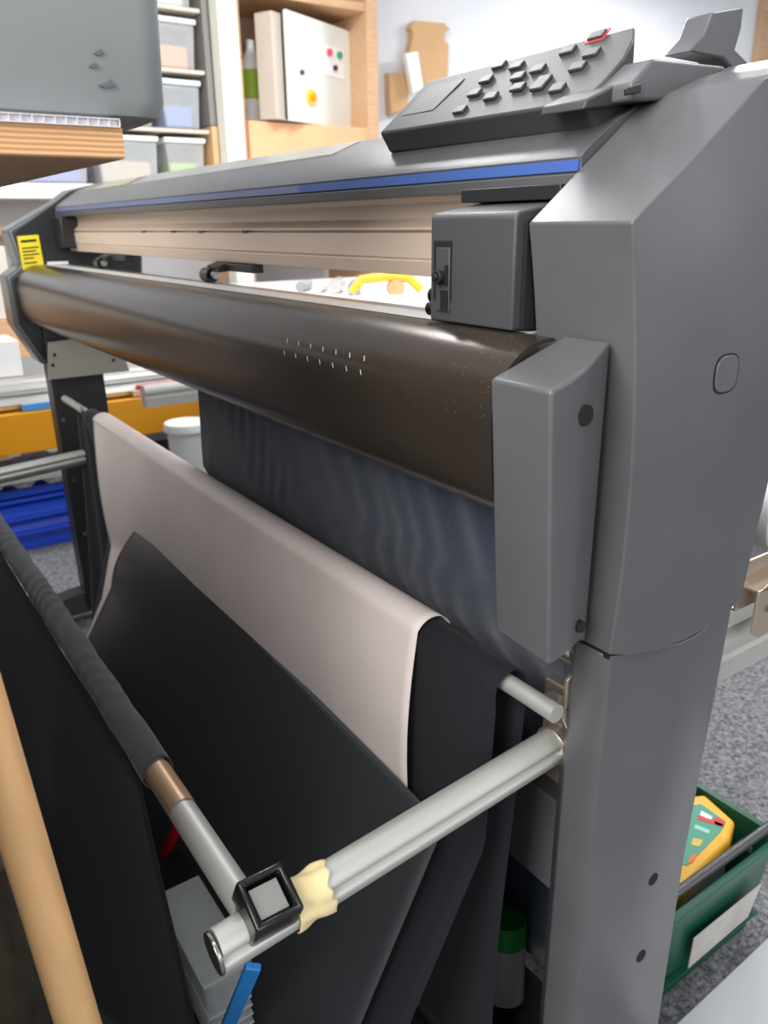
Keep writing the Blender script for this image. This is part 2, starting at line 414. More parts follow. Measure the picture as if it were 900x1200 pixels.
# outline with rounded near back corner
outl = [(0, 0), (1, 0), (1.03, .28), (1.045, .55), (1.03, .82), (1.0, 1.0), (0, 1)]
T = [pn.verts.new(pan(u, v)) for u, v in outl]; D = []
for u, v in outl:
    p = pan(u, v); D.append(pn.verts.new((p.x + .014 * (1 - v), p.y, p.z - .021 - .045 * v)))
pn.faces.new(T); pn.faces.new(D[::-1])
for i in range(len(T)): pn.faces.new((T[i], D[i], D[(i + 1) % len(T)], T[(i + 1) % len(T)]))
cpn = obj('control_panel', pn, PANELM, PT, bevel=.0025)
def panel_slab(name, poly, h, m, parent=cpn, bevel=.0008, lift=0):
    e = nb(); t = [e.verts.new(pan(u, v) + nrm * (h + lift)) for u, v in poly]; d = [e.verts.new(pan(u, v) + nrm * (lift - .0005)) for u, v in poly]
    e.faces.new(t); e.faces.new(d[::-1])
    for i in range(len(t)): e.faces.new((t[i], d[i], d[(i + 1) % len(t)], t[(i + 1) % len(t)]))
    return obj(name, e, m, parent, bevel=bevel)
panel_slab('display', [(.05, .30), (.24, .30), (.27, .84), (.06, .84)], .0004, mat('lcd_grey', (66, 69, 62), rough=.5), bevel=0)
def uvpix(px, py):
    # point of the tilted panel face under a pixel
    d = rt * (px - 450) + dnv * (py - 600) + fw * FPX
    t = (A[0] - CAM).dot(nrm) / d.dot(nrm); p = CAM + d * t
    e1 = A[3] - A[0]; e2 = A[1] - A[0]
    w = p - A[0]; a, b_, c_ = e1.dot(e1), e1.dot(e2), e2.dot(e2); x, y = w.dot(e1), w.dot(e2); D_ = a * c_ - b_ * b_
    return (c_ * x - b_ * y) / D_, (a * y - b_ * x) / D_
for px, py in ((540, 131), (558, 112), (577, 116), (572, 97), (588, 81), (609, 82), (610, 94), (609, 106), (634, 86), (640, 98), (633, 105), (655, 107), (671, 66), (681, 84), (699, 69)):
    u, v = uvpix(px, py)
    panel_slab('button', [(u - .028, v - .05), (u + .028, v - .05), (u + .028, v + .06), (u - .028, v + .06)], .003, DARKPL, bevel=.001)
u, v = uvpix(707, 50)
panel_slab('red_key_frame', [(u - .036, v - .075), (u + .036, v - .075), (u + .036, v + .09), (u - .036, v + .09)], .0006, mat('red_print', (200, 60, 60), rough=.5), bevel=0)
k_ = panel_slab('button', [(u - .03, v - .05), (u + .03, v - .05), (u + .03, v + .06), (u - .03, v + .06)], .003, DARKPL, bevel=.001)

# moulded lever housing and media lever behind the tower top
def pxz(pts, Y): return [((p := at(x, y, 'Y', Y)).x, p.z) for x, y in pts]
b = nb(); prism(b, pxz([(739, 118), (741, 98), (767, 68), (850, 77), (858, 100), (800, 118)], .488), .488, .53); obj('lever_housing', b, PLASTIC, PT, bevel=.003)
b = nb(); prism(b, pxz([(684, 128), (688, 116), (742, 88), (775, 84), (770, 118)], .5085), .5085, .56); obj('housing_base', b, PANELM, PT, bevel=.002)
b = nb(); prism(b, pxz([(735, 112), (735, 103), (752, 97), (752, 108)], .484), .484, .4878); obj('housing_clip', b, BLACK, PT, bevel=.001)
b = nb(); prism(b, pxz([(808, 60), (826, 40), (836, 14), (872, 8), (869, 34), (862, 58), (884, 80), (862, 84), (848, 68)], .53), .53, .56); obj('media_lever', b, PLASTIC, PT, bevel=.002)

# arms: grooved round extrusion
def arm(y, xa, za, xb, zb, withcap=True):
    prof_ = []
    n = 72
    for k in range(n):
        a = 2 * PI * k / n; r = .0185
        # grooves on both sides a little below the middle
        dg = min(abs(((a - math.radians(170)) + PI) % (2 * PI) - PI), abs(((a - math.radians(10)) + PI) % (2 * PI) - PI))
        r -= .0065 * math.exp(-(dg / .17) ** 2)
        prof_.append((y + r * .92 * math.cos(a), r * 1.12 * math.sin(a)))
    e = nb(); P = []
    for X, Z in ((xa, za), (xb, zb)): P.append([e.verts.new((X, yy, Z + zz)) for yy, zz in prof_])
    for k in range(n): e.faces.new((P[0][k], P[1][k], P[1][(k + 1) % n], P[0][(k + 1) % n]))
    e.faces.new(P[0]); e.faces.new(P[1][::-1])
    o = obj('basket_arm', e, ALUW, PT)
    if withcap:
        e = nb(); tube(e, (xa - .004, y, za - .0003), (xa, y, za), .0178, seg=32); c = obj('arm_end_cap', e, STEEL, o, bevel=.001)
    e = nb(); tube(e, (xb - .012, y, zb - .001), (xb, y, zb), .0215, seg=32); obj('arm_collar', e, ZINC, o, bevel=.001)
    return o
arm(.474, .155, .598, .545, .634)
arm(2.15, .155, .548, .545, .573)
b = nb(); box(b, (.545, .45, .58), (.60, .50, .70)); obj('arm_socket', b, ZINC, PT, bevel=.003)
b = nb(); box(b, (.545, 2.125, .53), (.60, 2.18, .63)); obj('arm_socket', b, ZINC, PT, bevel=.003)
# zinc bracket holding the rear bar by the post
b = nb(); prism(b, [(.515, .69), (.515, .735), (.53, .745), (.57, .745), (.57, .66), (.53, .66)], .443, .447); box(b, (.515, .443, .70), (.53, .475, .703)); box(b, (.53, .4435, .742), (.57, .475, .745)); obj('bar_bracket', b, ZINC, PT, bevel=.0008)

# front bar, clamp, tape
b = nb(); tube(b, (.188, .485, .614), (.190, 2.15, .605), .0135, seg=28); obj('basket_bar', b, ALUW, PT)
b = nb(); tube(b, (.1885, .700, .614), (.1885, .628, .614), .01375, seg=28, cap=False); obj('worn_sleeve', b, mat('tan_film', (196, 160, 128), rough=.35, metal=.5), PT)
b = nb(); tube(b, (.50, .44, .705), (.50, 2.29, .705), .0095, seg=24); obj('rear_bar', b, ALUW, PT)
# black square clamp : open-fronted square cup
b = nb()
cx, cy, cz = .196, .462, .612
w = .021
def ring_box(e, cx, cy, cz, w, wi, y0, yb, y1):
    o_ = [(-w, -w), (w, -w), (w, w), (-w, w)]; i_ = [(-wi, -wi), (wi, -wi), (wi, wi), (-wi, wi)]
    F = [e.verts.new((cx + a, y0, cz + c)) for a, c in o_]; G = [e.verts.new((cx + a, y0, cz + c)) for a, c in i_]
    H_ = [e.verts.new((cx + a, yb, cz + c)) for a, c in i_]; K = [e.verts.new((cx + a, y1, cz + c)) for a, c in o_]
    for i in range(4):
        j = (i + 1) % 4
        e.faces.new((F[i], F[j], G[j], G[i])); e.faces.new((G[i], G[j], H_[j], H_[i])); e.faces.new((F[i], K[i], K[j], F[j]))
    e.faces.new(H_[::-1]); e.faces.new(K)
# opening looks up (Z) : build on Y axis then turn
ring_box(b, 0, 0, 0, .0215, .0155, -.022, -.008, .026)
bmesh.ops.rotate(b, verts=b.verts, cent=(0, 0, 0), matrix=Matrix.Rotation(math.radians(-62), 3, 'X'))
bmesh.ops.translate(b, verts=b.verts, vec=(.200, .472, .622))
cl = obj('bar_clamp', b, BLKG, PT, bevel=.003, seg=3)
b = nb(); box(b, (-.0125, -.014, -.0125), (.0125, -.006, .0125))
bmesh.ops.rotate(b, verts=b.verts, cent=(0, 0, 0), matrix=Matrix.Rotation(math.radians(-62), 3, 'X'))
bmesh.ops.translate(b, verts=b.verts, vec=(.200, .472, .622))
if 1: pass; obj('clamp_insert', b, mat('dusty_steel', (150, 150, 146), rough=.6, metal=.3), cl)
# crumpled tape round the arm
def tapef(u, v):
    rag = max(0, (u - .6) / .4)
    x = .222 + (.034 + .003 * math.sin(v * 9) + .0014 * math.sin(v * 31)) * u; a = -.95 + v * 3.1
    zc = .598 + (x - .155) * .0923
    r = .0205 + .0008 * math.sin(u * 9 + v * 7) + .0008 * math.sin(v * 23 + u * 5) + .0028 * rag * (1 + math.sin(v * 9 + 2)) * .5
    return (x, .474 - r * .93 * math.cos(a), zc + r * 1.1 * math.sin(a))
b = nb(); sheet(b, tapef, 14, 30); tp = obj('masking_tape', b, TAPE, PT, solid=.0006)
tp['label'] = 'torn crumpled cream masking tape round the arm'

# rear roll holder arms and brackets
for y in (.452, 2.30):
    b = nb(); prism(b, [(y - .022, .650), (y + .022, .650), (y + .022, .700), (y + .014, .712), (y - .014, .712), (y - .022, .700), (y - .022, .690), (y - .018, .686), (y - .018, .680), (y - .022, .676)], .722, 1.25, 'X'); obj('roll_holder_arm', b, ALUW, PT)
b = nb(); box(b, (.76, .425, .745), (1.1, .428, .80)); box(b, (.76, .425, .742), (1.1, .46, .745)); ob_ = obj('roll_holder_bracket', b, ZINC, PT, bevel=.0008)
b = nb(); prism(b, [(.775, .715), (.775, .765), (.80, .775), (.90, .775), (.90, .72), (.79, .705)], .410, .413); box(b, (.775, .410, .765), (.90, .43, .768)); obj('bracket_tab', b, ZINC, ob_, bevel=.0008)
b = nb(); tube(b, (.80, .406, .742), (.80, .412, .742), .006, seg=6); obj('hex_bolt', b, STEEL, ob_)
b = nb(); prism(b, [(.465, .76), (.48, .86), (.665, .87), (.69, .76)], YF - .035, YF - .031); pb = obj('roll_holder_bracket', b, mat('dull_plate', (165, 160, 150), rough=.4, metal=.6), PT, bevel=.001)
for px, py in ((64, 416), (62, 428), (133, 422)):
    p = at(px, py, 'Y', YF - .036)
    b = nb(); tube(b, (p.x, YF - .0375, p.z), (p.x, YF - .035, p.z), .0045); obj('plate_hole', b, HOLE, pb)  # black discs standing in for the dark holes of the plate

# ------------------------------------------------------------------ basket cloth
BK = thing('catch_basket_cloth', 'dark navy cloth sling hanging between the bars of the cutter stand', 'basket cloth', (.35, 1.3, .06))
# pleated back cloth from under the guide; lower run behind the beam added to darken the gap
def back(u, v):
    y0 = .446 + .036 * min(1, max(0, (v - .2) / .06)); y1 = 1.22 + .30 * min(1, v * 2.6)
    y = y0 + (y1 - y0) * u
    x = .475 + .085 * min(1, v / .30) + .135 * min(1, max(0, (v - .30) / .23)) + (.0016 * math.sin(y * 120 + 3 * math.sin(y * 17)) + .0012 * math.sin(y * 61 + 2 * math.sin(y * 23))) * (1 if u < .95 else .3)
    z = .965 - .88 * v
    return (x, y, z)
b = nb(); sheet(b, back, 300, 20); obj('pleated_back_panel', b, NAVY, BK, solid=.001)
# cloth looped over the rear bar, near and far side
def over(u, v):
    y = .503 + (2.03 - (.42 * (1 - v / .5) ** .7 if v < .5 else 0) - .503) * u
    wv = .002 * math.sin(y * 9)
    if v < .5:                       # front fall
        t = 1 - v / .5
        z = .700 - .58 * t
        x = (.480 - .008 * min(1, (.700 - z) / .17)) - .534 * max(0, .515 - z)
        return (x, y, z + wv)
    t = (v - .5) / .5
    if t < .3:
        a = PI - (t / .3) * PI
        return (.50 + .022 * math.cos(a), y, .700 + .022 * math.sin(a))
    t = (t - .3) / .7
    return (.522 - .02 * t, y + .02 * t * math.sin(3 * t), .700 - .62 * t)
b = nb(); sheet(b, over, 60, 60); obj('rear_sling', b, NAVYD, BK, solid=.0012)
def farfall(u, v):
    return (.497 - .03 * v + .010 * math.sin(u * 9 + v * 2), 1.935 + .24 * u - .03 * math.sin(v * 3), .715 - .64 * v)
b = nb(); sheet(b, farfall, 24, 16); obj('far_end_panel', b, NAVYD, BK, solid=.0012)
# front sleeve: gathered tube round the front bar
def sleeve(u, v):
    y = .700 + (1.99 - .700) * u; a = v * 2 * PI
    r = .0168 + .0008 * math.sin(y * 130 + 2.5 * math.sin(a + y * 9) + 4 * math.sin(y * 21)) * (.2 + .8 * math.exp(-((y - 1.2) / .28) ** 2)) + .0006 * math.sin(a * 3 + y * 50)
    return (.189 + r * math.cos(a), y + .004 * math.sin(a + 1), .613 + r * math.sin(a))
b = nb(); sheet(b, sleeve, 420, 28)
bmesh.ops.remove_doubles(b, verts=b.verts, dist=.00002)
obj('front_sleeve', b, mat('black_knit_cloth', (50, 52, 57), rough=.85, noise=.15, nscale=250, bump=.35, bscale=600, sheen=.2), BK, solid=.0012)
def frontp(u, v):
    y = .712 + (1.99 - .712) * u; z = .604 - .56 * v
    x = .172 + .035 * v - (.115 * v ** .8 + .008 * v * math.sin(y * 14)) * min(1, u * 4)
    if u < .03: y += .004 * math.sin(v * 9)
    return (x, y, z)
b = nb(); sheet(b, frontp, 70, 20); obj('front_panel', b, NAVYD, BK, solid=.0014)
def bott(u, v):
    y = .72 + (1.99 - .72) * u - .22 * min(1, v * 2)
    return (.207 - .09 * (1 - v) * min(1, u * 4) + .48 * v, y, .044 + .022 * abs(2 * v - 1) ** 2)  # extended to the rear to darken the carpet under the machine
b = nb(); sheet(b, bott, 20, 20); obj('bottom_panel', b, NAVYD, BK, solid=.0014)

# ------------------------------------------------------------------ media sheet
MS = thing('media_sheet', 'sheet with white backing and black face hanging over the rear basket bar', 'vinyl sheet', (.42, 1.2, .1))
def white(u, v):
    # u along the bar (0 near, 1 far), v from behind the bar, over it and down
    y = .632 + (1.925 - .632) * u
    bul = max(0, (u - .66) / .34) ** 1.3
    if v < .35:
        a = math.radians(20) + (v / .35) * math.radians(130)
        r = .0265 + .003 * bul
        return (.50 + r * math.cos(a), y, .702 + r * math.sin(a))
    t = (v - .35) / .65
    x0, z0 = .50 + .0265 * math.cos(math.radians(150)), .702 + .0265 * math.sin(math.radians(150))
    x = x0 - .022 * t - .008 * math.sin(PI * t)
    z = z0 - (.235 + .22 * bul) * t
    x += -.02 * bul * math.sin(PI * t)
    if z < .6: x = min(x, .466 - .534 * max(0, .515 - z))
    y2 = y - .012 * t * (1 - u) + (-.24 * bul * min(1, t * 1.3))
    x -= .006 * bul * t
    return (x, y2, z)
b = nb(); sheet(b, white, 80, 60); o = obj('white_backing', b, PAPER, MS, solid=.0006)
o['label'] = 'white backing side draped over the bar'
# black face: tops out in a horizontal fold line and slopes forward and down
def blackf(u, v):
    y = .545 + (1.60 - .545) * u
    zt = .522 + .038 * u; xt = .449 + .020 * u
    t = v
    x = xt - .235 * t; z = zt - .44 * t
    # the far top corner curls back and hollows
    c = max(0, (u - .70) / .30)
    y2 = y + .07 * c * t
    x += .018 * c * math.sin(PI * min(1, t * 3)) * -1
    x += .006 * math.sin(u * 6) * t
    return (x, y2, z)
b = nb(); sheet(b, blackf, 60, 40); o = obj('black_face', b, SATIN, MS, solid=.0006)
o['label'] = 'satin black face sloping down into the basket'

# ------------------------------------------------------------------ upper left shelf, corrugated sheet, tote
k0 = at(147, 183, 'Z', 1.196)
kk = .55
d = rt * (147 - 450) + dnv * (185 - 600) + fw * FPX
pc_ = CAM + d * (.55 / FPX)
zb = pc_.z; th = .0185
BO = thing('plywood_shelf', 'plywood shelf board with bare layered edge holding the grey tote', 'shelf', (pc_.x - .3, pc_.y + .35, zb))
b = nb(); box(b, (pc_.x - .6, pc_.y, zb), (pc_.x, pc_.y + .8, zb + th)); obj('board', b, PLYE, BO, smooth=False)
b = nb(); box(b, (pc_.x - .5995, pc_.y + .002, zb - .0008), (pc_.x - .0008, pc_.y + .799, zb)); obj('underside', b, PLY, BO, smooth=False)
b = nb(); box(b, (pc_.x - .95, pc_.y - .25, 0), (-.13, pc_.y + 1.5, zb - .001)); obj('light_block', b, mat('light_block_dark', (60, 58, 56), rough=.6), BO, bevel=.003)  # unseen block added to dim the light reaching the basket
z1 = zb + th + .0002
b = nb(); ct = .0055
x0c = pc_.x - .595; x1c = pc_.x - .002; yy0 = pc_.y - .003; yy1 = pc_.y + .6
box(b, (x0c, yy0, z1), (x1c, yy1, z1 + .0007)); box(b, (x0c, yy0, z1 + ct - .0007), (x1c, yy1, z1 + ct))
box(b, (x0c + .001, yy0 + .0025, z1 + .0005), (x1c - .001, yy1 - .001, z1 + ct - .0005))
nrib = 84
for k in range(nrib + 1):
    x = x0c + (x1c - x0c) * k / nrib
    box(b, (x - .0003, yy0, z1 + .0007), (x + .0003, yy1, z1 + ct - .0007))
tag(obj('corrugated_sheet', b, mat('fluted_white', (214, 210, 214), rough=.5), smooth=False), 'thin white fluted plastic sheet between plywood board and grey tote', 'sheet')
# grey tote: rounded box with taper, overhanging to the right
d2 = rt * (195 - 450) + dnv * (140 - 600) + fw * FPX
ty = pc_.y - .0
t_ = (ty + .012 - CAM.y) / d2.y; tq = CAM + d2 * t_; tq.x += .006
zt0 = z1 + ct + .0004
def tote():
    e = nb(); lv = [(0, .016, .0), (.004, .005, .0), (.014, .0, 0), (.12, -.003, 0), (.24, -.006, 0), (.26, -.02, 0), (.275, -.02, 0)]
    x0, x1, y0, y1 = pc_.x - .52, tq.x, pc_.y + .012, pc_.y + .55
    rs = []
    for z, ins, _ in lv:
        r = .022; ring = []
        for (cx_, cy_, a0) in ((x1 - ins - r, y0 + ins + r, -90), (x1 - ins - r, y1 - ins - r, 0), (x0 + ins + r, y1 - ins - r, 90), (x0 + ins + r, y0 + ins + r, 180)):
            for s in range(7):
                a = math.radians(a0 + s * 15); ring.append(e.verts.new((cx_ + r * math.cos(a), cy_ + r * math.sin(a), zt0 + z)))
        rs.append(ring)
    for u, v in zip(rs, rs[1:]):
        n = len(u)
        for k in range(n): e.faces.new((u[k], u[(k + 1) % n], v[(k + 1) % n], v[k]))
    e.faces.new(rs[0][::-1]); e.faces.new(rs[-1])
    return e
TT = thing('storage_tote', 'large grey plastic tote with rounded corners overhanging the plywood shelf', 'tote', (pc_.x - .2, pc_.y + .25, zt0))
obj('tote_body', tote(), TOTE, TT)
b = nb()
for px, py, r in ((115, 62, .0035), (109, 77, .003), (125, 100, .006)):
    p = at(px, py, 'Y', pc_.y + .0118)
    prism(b, [(p.x - r, p.z - .0008), (p.x - r * .3, p.z - .002), (p.x + r, p.z), (p.x + r * .4, p.z + r * .6), (p.x - r * .2, p.z + .001)], pc_.y + .0095, pc_.y + .0118)
obj('scuff_mark', b, mat('dark_scuff', (92, 95, 96), rough=.6), TT)

# ------------------------------------------------------------------ wooden pole and dark clutter lower left
pA = at(22, 990, 'Z', .62) ; 
def raypt(px, py, dep):
    return CAM + (rt * (px - 450) + dnv * (py - 600) + fw * FPX) * (dep / FPX)
a0 = raypt(-25, 812, .52); a1 = raypt(92, 1200, .60)
dv = (a1 - a0).normalized()
low = a1 + dv * ((a1.z - .012) / -dv.z)
hi = a0 - dv * .25
b = nb(); tube(b, low, hi, .0155, seg=28)
tag(obj('wooden_pole', b, WOOD, bevel=.002, base=tuple(low)), 'smooth round pine pole leaning in the bottom left corner', 'pole')
# dark weathered board behind the pole
c = [raypt(-60, 1010, .62), raypt(20, 1010, .66), raypt(75, 1210, .72), raypt(-60, 1210, .68)]
b = nb(); p = at(48, 1005, 'Z', .42); box(b, (p.x - .5, p.y, 0), (p.x, p.y + .03, .42), Rz(math.radians(-12)), tuple(p)); tag(obj('weathered_board', b, mat('dark_weathered_wood', (70, 62, 50), rough=.7, noise=.3, nscale=9, aniso=(5, 5, 1)), bevel=.002), 'dark weathered upright board standing behind the pine pole', 'board')
# slats standing/lying in the basket shadow to the left
def stick(name, p, q, r, m, label, cat, g=None):
    e = nb(); tube(e, p, q, r, seg=4); o = obj(name, e, m, smooth=False, bevel=.001); tag(o, label, cat, g); return o
DSTK = mat('dusty_timber', (120, 104, 84), rough=.7)
for i, (pa, pb_, lab) in enumerate((((2, 690), (75, 935), 'longest thin dusty timber slat left of the basket cloth'), ((0, 745), (65, 905), 'shorter thin slat beside the longest dusty slat'), ((80, 1040), (120, 1155), 'short dusty slat low down between pine pole and basket cloth'))):
    p = at(*pa, 'Z', .012); q = at(*pb_, 'Z', .012)
    stick('timber_slat', p, q, .0165, DSTK, lab, 'slat', 'timber slats')
p = at(42, 785, 'Z', .08); b = nb(); box(b, (p.x - .04, p.y - .06, 0), (p.x + .04, p.y + .06, .08)); tag(obj('grey_block', b, mat('block_grey', (120, 120, 118), rough=.7), bevel=.004), 'small grey block on the floor in the shadow left of the basket cloth', 'block')

# ------------------------------------------------------------------ things in / under the basket
b = nb(); p = at(195, 985, 'Y', .80); q2 = at(206, 960, 'Y', .80)
e0 = Vector((.245, .86, .068)); 
pr0 = at(190, 1010, 'X', .275); pr1 = at(212, 955, 'X', .29)
dd = (pr1 - pr0).normalized()
lowr = Vector((pr0.x - .01, pr0.y - .02, .075))
b = nb(); sweep(b, [lowr, pr0, pr1, pr1 + dd * .03], .009, 10); RT = tag(obj('red_tool', b, RED), 'red plastic tool handle standing inside the basket', 'tool')
pr0 = at(268, 1200, 'X', .205); pr1 = at(297, 1132, 'X', .215)
d3 = (pr1 - pr0).normalized(); 
lo3 = Vector((pr0.x, pr0.y, .0)) 
b = nb()
zax = (pr1 - pr0).normalized(); xax = rt.copy(); xax = (xax - xax.dot(zax) * zax).normalized(); yax = zax.cross(xax)
L0 = pr0 - zax * ((pr0.z - .012) / zax.z)
for s in range(1):
    vs = []
    for pp in (L0, pr1):
        for (sx, sy) in ((-1, -1), (1, -1), (1, 1), (-1, 1)): vs.append(b.verts.new(pp + xax * .008 * sx + yax * .004 * sy))
    for f in ((3, 2, 1, 0), (4, 5, 6, 7), (0, 1, 5, 4), (1, 2, 6, 5), (2, 3, 7, 6), (3, 0, 4, 7)): b.faces.new([vs[i] for i in f])
tag(obj('blue_ruler', b, BLUT, bevel=.002), 'blue plastic ruler standing below the end of the aluminium arm', 'ruler')
# clear plastic tub in the basket
TB = thing('clear_tub', 'smoky clear plastic tub with ribbed side in the near end of the basket', 'tub', (.238, .78, .07))
TM = mat('smoky_clear', (190, 194, 194), rough=.2, alpha=.45)
b = nb(); prism(b, [(.214, .07), (.262, .07), (.266, .29), (.210, .29)], .70, .86); obj('tub_body', b, TM, TB, bevel=.012)
for z in (.19, .205, .22, .235):
    b = nb(); box(b, (.209, .698, z), (.267, .862, z + .004)); obj('tub_rib', b, mat('pale_rib', (205, 208, 208), rough=.3, alpha=.6), TB, bevel=.001)
b = nb(); box(b, (.206, .695, .291), (.270, .865, .297)); obj('tub_lid', b, TM, TB, bevel=.002)
# can with green band behind the post
p = at(603, 1118, 'Z', .17)
GC = thing('cardboard_tube', 'grey tube with bright green end lying under the machine', 'tube', (.64, .66, .03))
b = nb(); tube(b, at(598, 1140, 'X', .62), Vector((at(598, 1140, 'X', .62))) + Vector((.03, .0, -.0)) , .03, seg=32)
c0 = Vector((.63, .605, .175)); b.free()
b = nb(); tube(b, (.628, .615, .065), (.640, .63, .15), .030, seg=32); obj('tube_body', b, mat('tube_grey', (150, 150, 150), rough=.5), GC)
b = nb(); tube(b, (.640, .63, .15), (.6445, .636, .185), .0305, seg=32); obj('green_band', b, mat('tube_green', (20, 130, 50), rough=.5), GC)
b = nb(); tube(b, (.624, .61, .035), (.628, .615, .065), .030, seg=32); obj('tube_foot', b, BLACK, GC)

# ------------------------------------------------------------------ right side: crate and contents
GX0, GX1, GY0, GY1, GH = .76, 1.125, .482, .80, .195
CR = thing('green_crate', 'dark green plastic crate on the carpet behind the machine leg', 'crate', ((GX0 + GX1) / 2, (GY0 + GY1) / 2, 0))
b = nb()
tp_ = .022
def rring(e, ins, z, r=.018):
    ring = []
    for (cx_, cy_, a0_) in ((GX1 - ins - r, GY0 + ins + r, -90), (GX1 - ins - r, GY1 - ins - r, 0), (GX0 + ins + r, GY1 - ins - r, 90), (GX0 + ins + r, GY0 + ins + r, 180)):
        for s in range(5):
            a = math.radians(a0_ + s * 22.5); ring.append(e.verts.new((cx_ + r * math.cos(a), cy_ + r * math.sin(a), z)))
    return ring
rs = [rring(b, tp_, 0), rring(b, .009, GH - .02), rring(b, .006, GH - .018), rring(b, 0, GH - .016), rring(b, 0, GH), rring(b, .012, GH), rring(b, .014, GH - .02), rring(b, tp_ + .006, .006)]
for u, v in zip(rs, rs[1:]):
    n = len(u)
    for k in range(n): b.faces.new((u[k], u[(k + 1) % n], v[(k + 1) % n], v[k]))
b.faces.new(rs[0][::-1]); b.faces.new(rs[-1])
obj('crate_body', b, GREEN, CR, bevel=.0012)
b = nb()
for z in (.04,): box(b, (GX0 + .03, GY0 + .009, z), (GX1 - .03, GY0 + .016, z + .006))
obj('crate_ridge', b, GREEN, CR)
q = [at(810, 1097, 'Y', GY0 + .006), at(889, 1033, 'Y', GY0 + .006), at(873, 1072, 'Y', GY0 + .01), at(803, 1132, 'Y', GY0 + .01)]
b = nb(); F = [b.verts.new((v.x, v.y - .004, v.z)) for v in q]; G = [b.verts.new((v.x, v.y - .0055, v.z)) for v in q]
b.faces.new(F); b.faces.new(G[::-1])
for i in range(4): b.faces.new((F[i], F[(i + 1) % 4], G[(i + 1) % 4], G[i]))
o = obj('label_card', b, mat('dirty_white_card', (190, 186, 180), rough=.6, noise=.08, nscale=20), CR); o['label'] = 'dirty white label card on the front'
b = nb(); p = at(872, 993, 'X', GX1 - .024); box(b, (GX1 - .022, p.y - .012, p.z - .006), (GX1 - .018, p.y + .012, p.z + .006)); obj('moulded_mark', b, mat('pale_green_mark', (130, 150, 140), rough=.5), CR, bevel=.002)
# dark metal tube along the near rim
b = nb(); tube(b, (GX0 + .02, GY0 + .030, GH + .004), (GX1 + .10, GY0 + .022, GH + .012), .008, seg=20)
tag(obj('metal_tube', b, mat('dark_steel_tube', (92, 90, 92), rough=.3, metal=.6)), 'dark steel tube lying along the rim of the green crate', 'tube')
# yellow case
YC = thing('yellow_case', 'yellow plastic organiser case with green label standing in the green crate', 'case', (.93, .60, .02))
FC = [at(*p, 'Z', GH - .005) for p in ((776, 936), (826, 930), (862, 962), (856, 985), (800, 1042), (770, 1040))]
cen = sum(FC, Vector()) / len(FC)
b = nb(); prism(b, [(p.x, p.y) for p in FC], GH - .045, GH - .005, 'Z'); yb = obj('case_lid', b, YELL, YC, bevel=.007)
b = nb(); prism(b, [(cen.x + (p.x - cen.x) * .95, cen.y + (p.y - cen.y) * .95) for p in FC], .012, GH - .046, 'Z'); obj('case_tray', b, mat('cloudy_clear', (170, 172, 170), rough=.3), YC, bevel=.004)
LB = [at(*p, 'Z', GH - .004) for p in ((775, 948), (822, 942), (851, 963), (845, 974), (806, 1014), (775, 1010))]
b = nb(); prism(b, [(p.x, p.y) for p in LB], GH - .005, GH - .0042, 'Z'); lb = obj('case_label', b, mat('teal_print', (70, 150, 125), rough=.45), yb)
def mark(pts, m, nm='label_print'):
    e = nb(); P = [at(*p, 'Z', GH - .0038) for p in pts]; prism(e, [(p.x, p.y) for p in P], GH - .0042, GH - .0037, 'Z'); obj(nm, e, m, lb)
mark([(822, 950), (835, 957), (833, 961), (820, 955)], PVC)
mark([(818, 955), (848, 966), (846, 969), (817, 960)], mat('red_print', (200, 60, 60)))
mark([(841, 957), (850, 962), (848, 969), (838, 966), (836, 960)], mat('red_print', (200, 60, 60)))
mark([(815, 966), (832, 973), (830, 977), (813, 970)], mat('pale_print', (150, 205, 190)))
mark([(812, 982), (824, 984), (820, 992), (810, 990)], mat('yellow_print', (215, 185, 80)))
mark([(808, 1004), (818, 1000), (812, 1010), (806, 1012)], mat('orange_print', (230, 110, 50)))
b = nb(); p = at(826, 926, 'Z', .15); box(b, (p.x - .02, p.y - .01, .008), (p.x + .01, p.y + .015, .15)); tag(obj('green_box', b, LIME, bevel=.003), 'small lime green box in the far corner of the crate', 'box')
# pale board on the floor right
b = nb(); prism(b, [(.80, .455), (1.6, .475), (1.6, .10), (.80, .10)], 0.0, .02, 'Z')
tag(obj('floor_panel', b, mat('pale_grey_panel', (176, 177, 180), rough=.45), bevel=.002), 'pale grey flat panel lying on the carpet in front of the green crate', 'panel')
# media roll on the rear holder
b = nb(); tube(b, (.985, .50, .775), (.985, 1.95, .775), .045, seg=36)
MR = tag(obj('media_roll', b, PVC, bevel=.002), 'white media roll resting on the rear roll holder rails', 'roll')
# black box behind on floor, right edge dark object at (895,545)
b = nb(); box(b, (3.2, 1.9, 0), (3.9, 2.8, .95)); tag(obj('black_cabinet', b, BLACK, bevel=.01), 'black floor cabinet beyond the near tower of the cutter', 'cabinet')

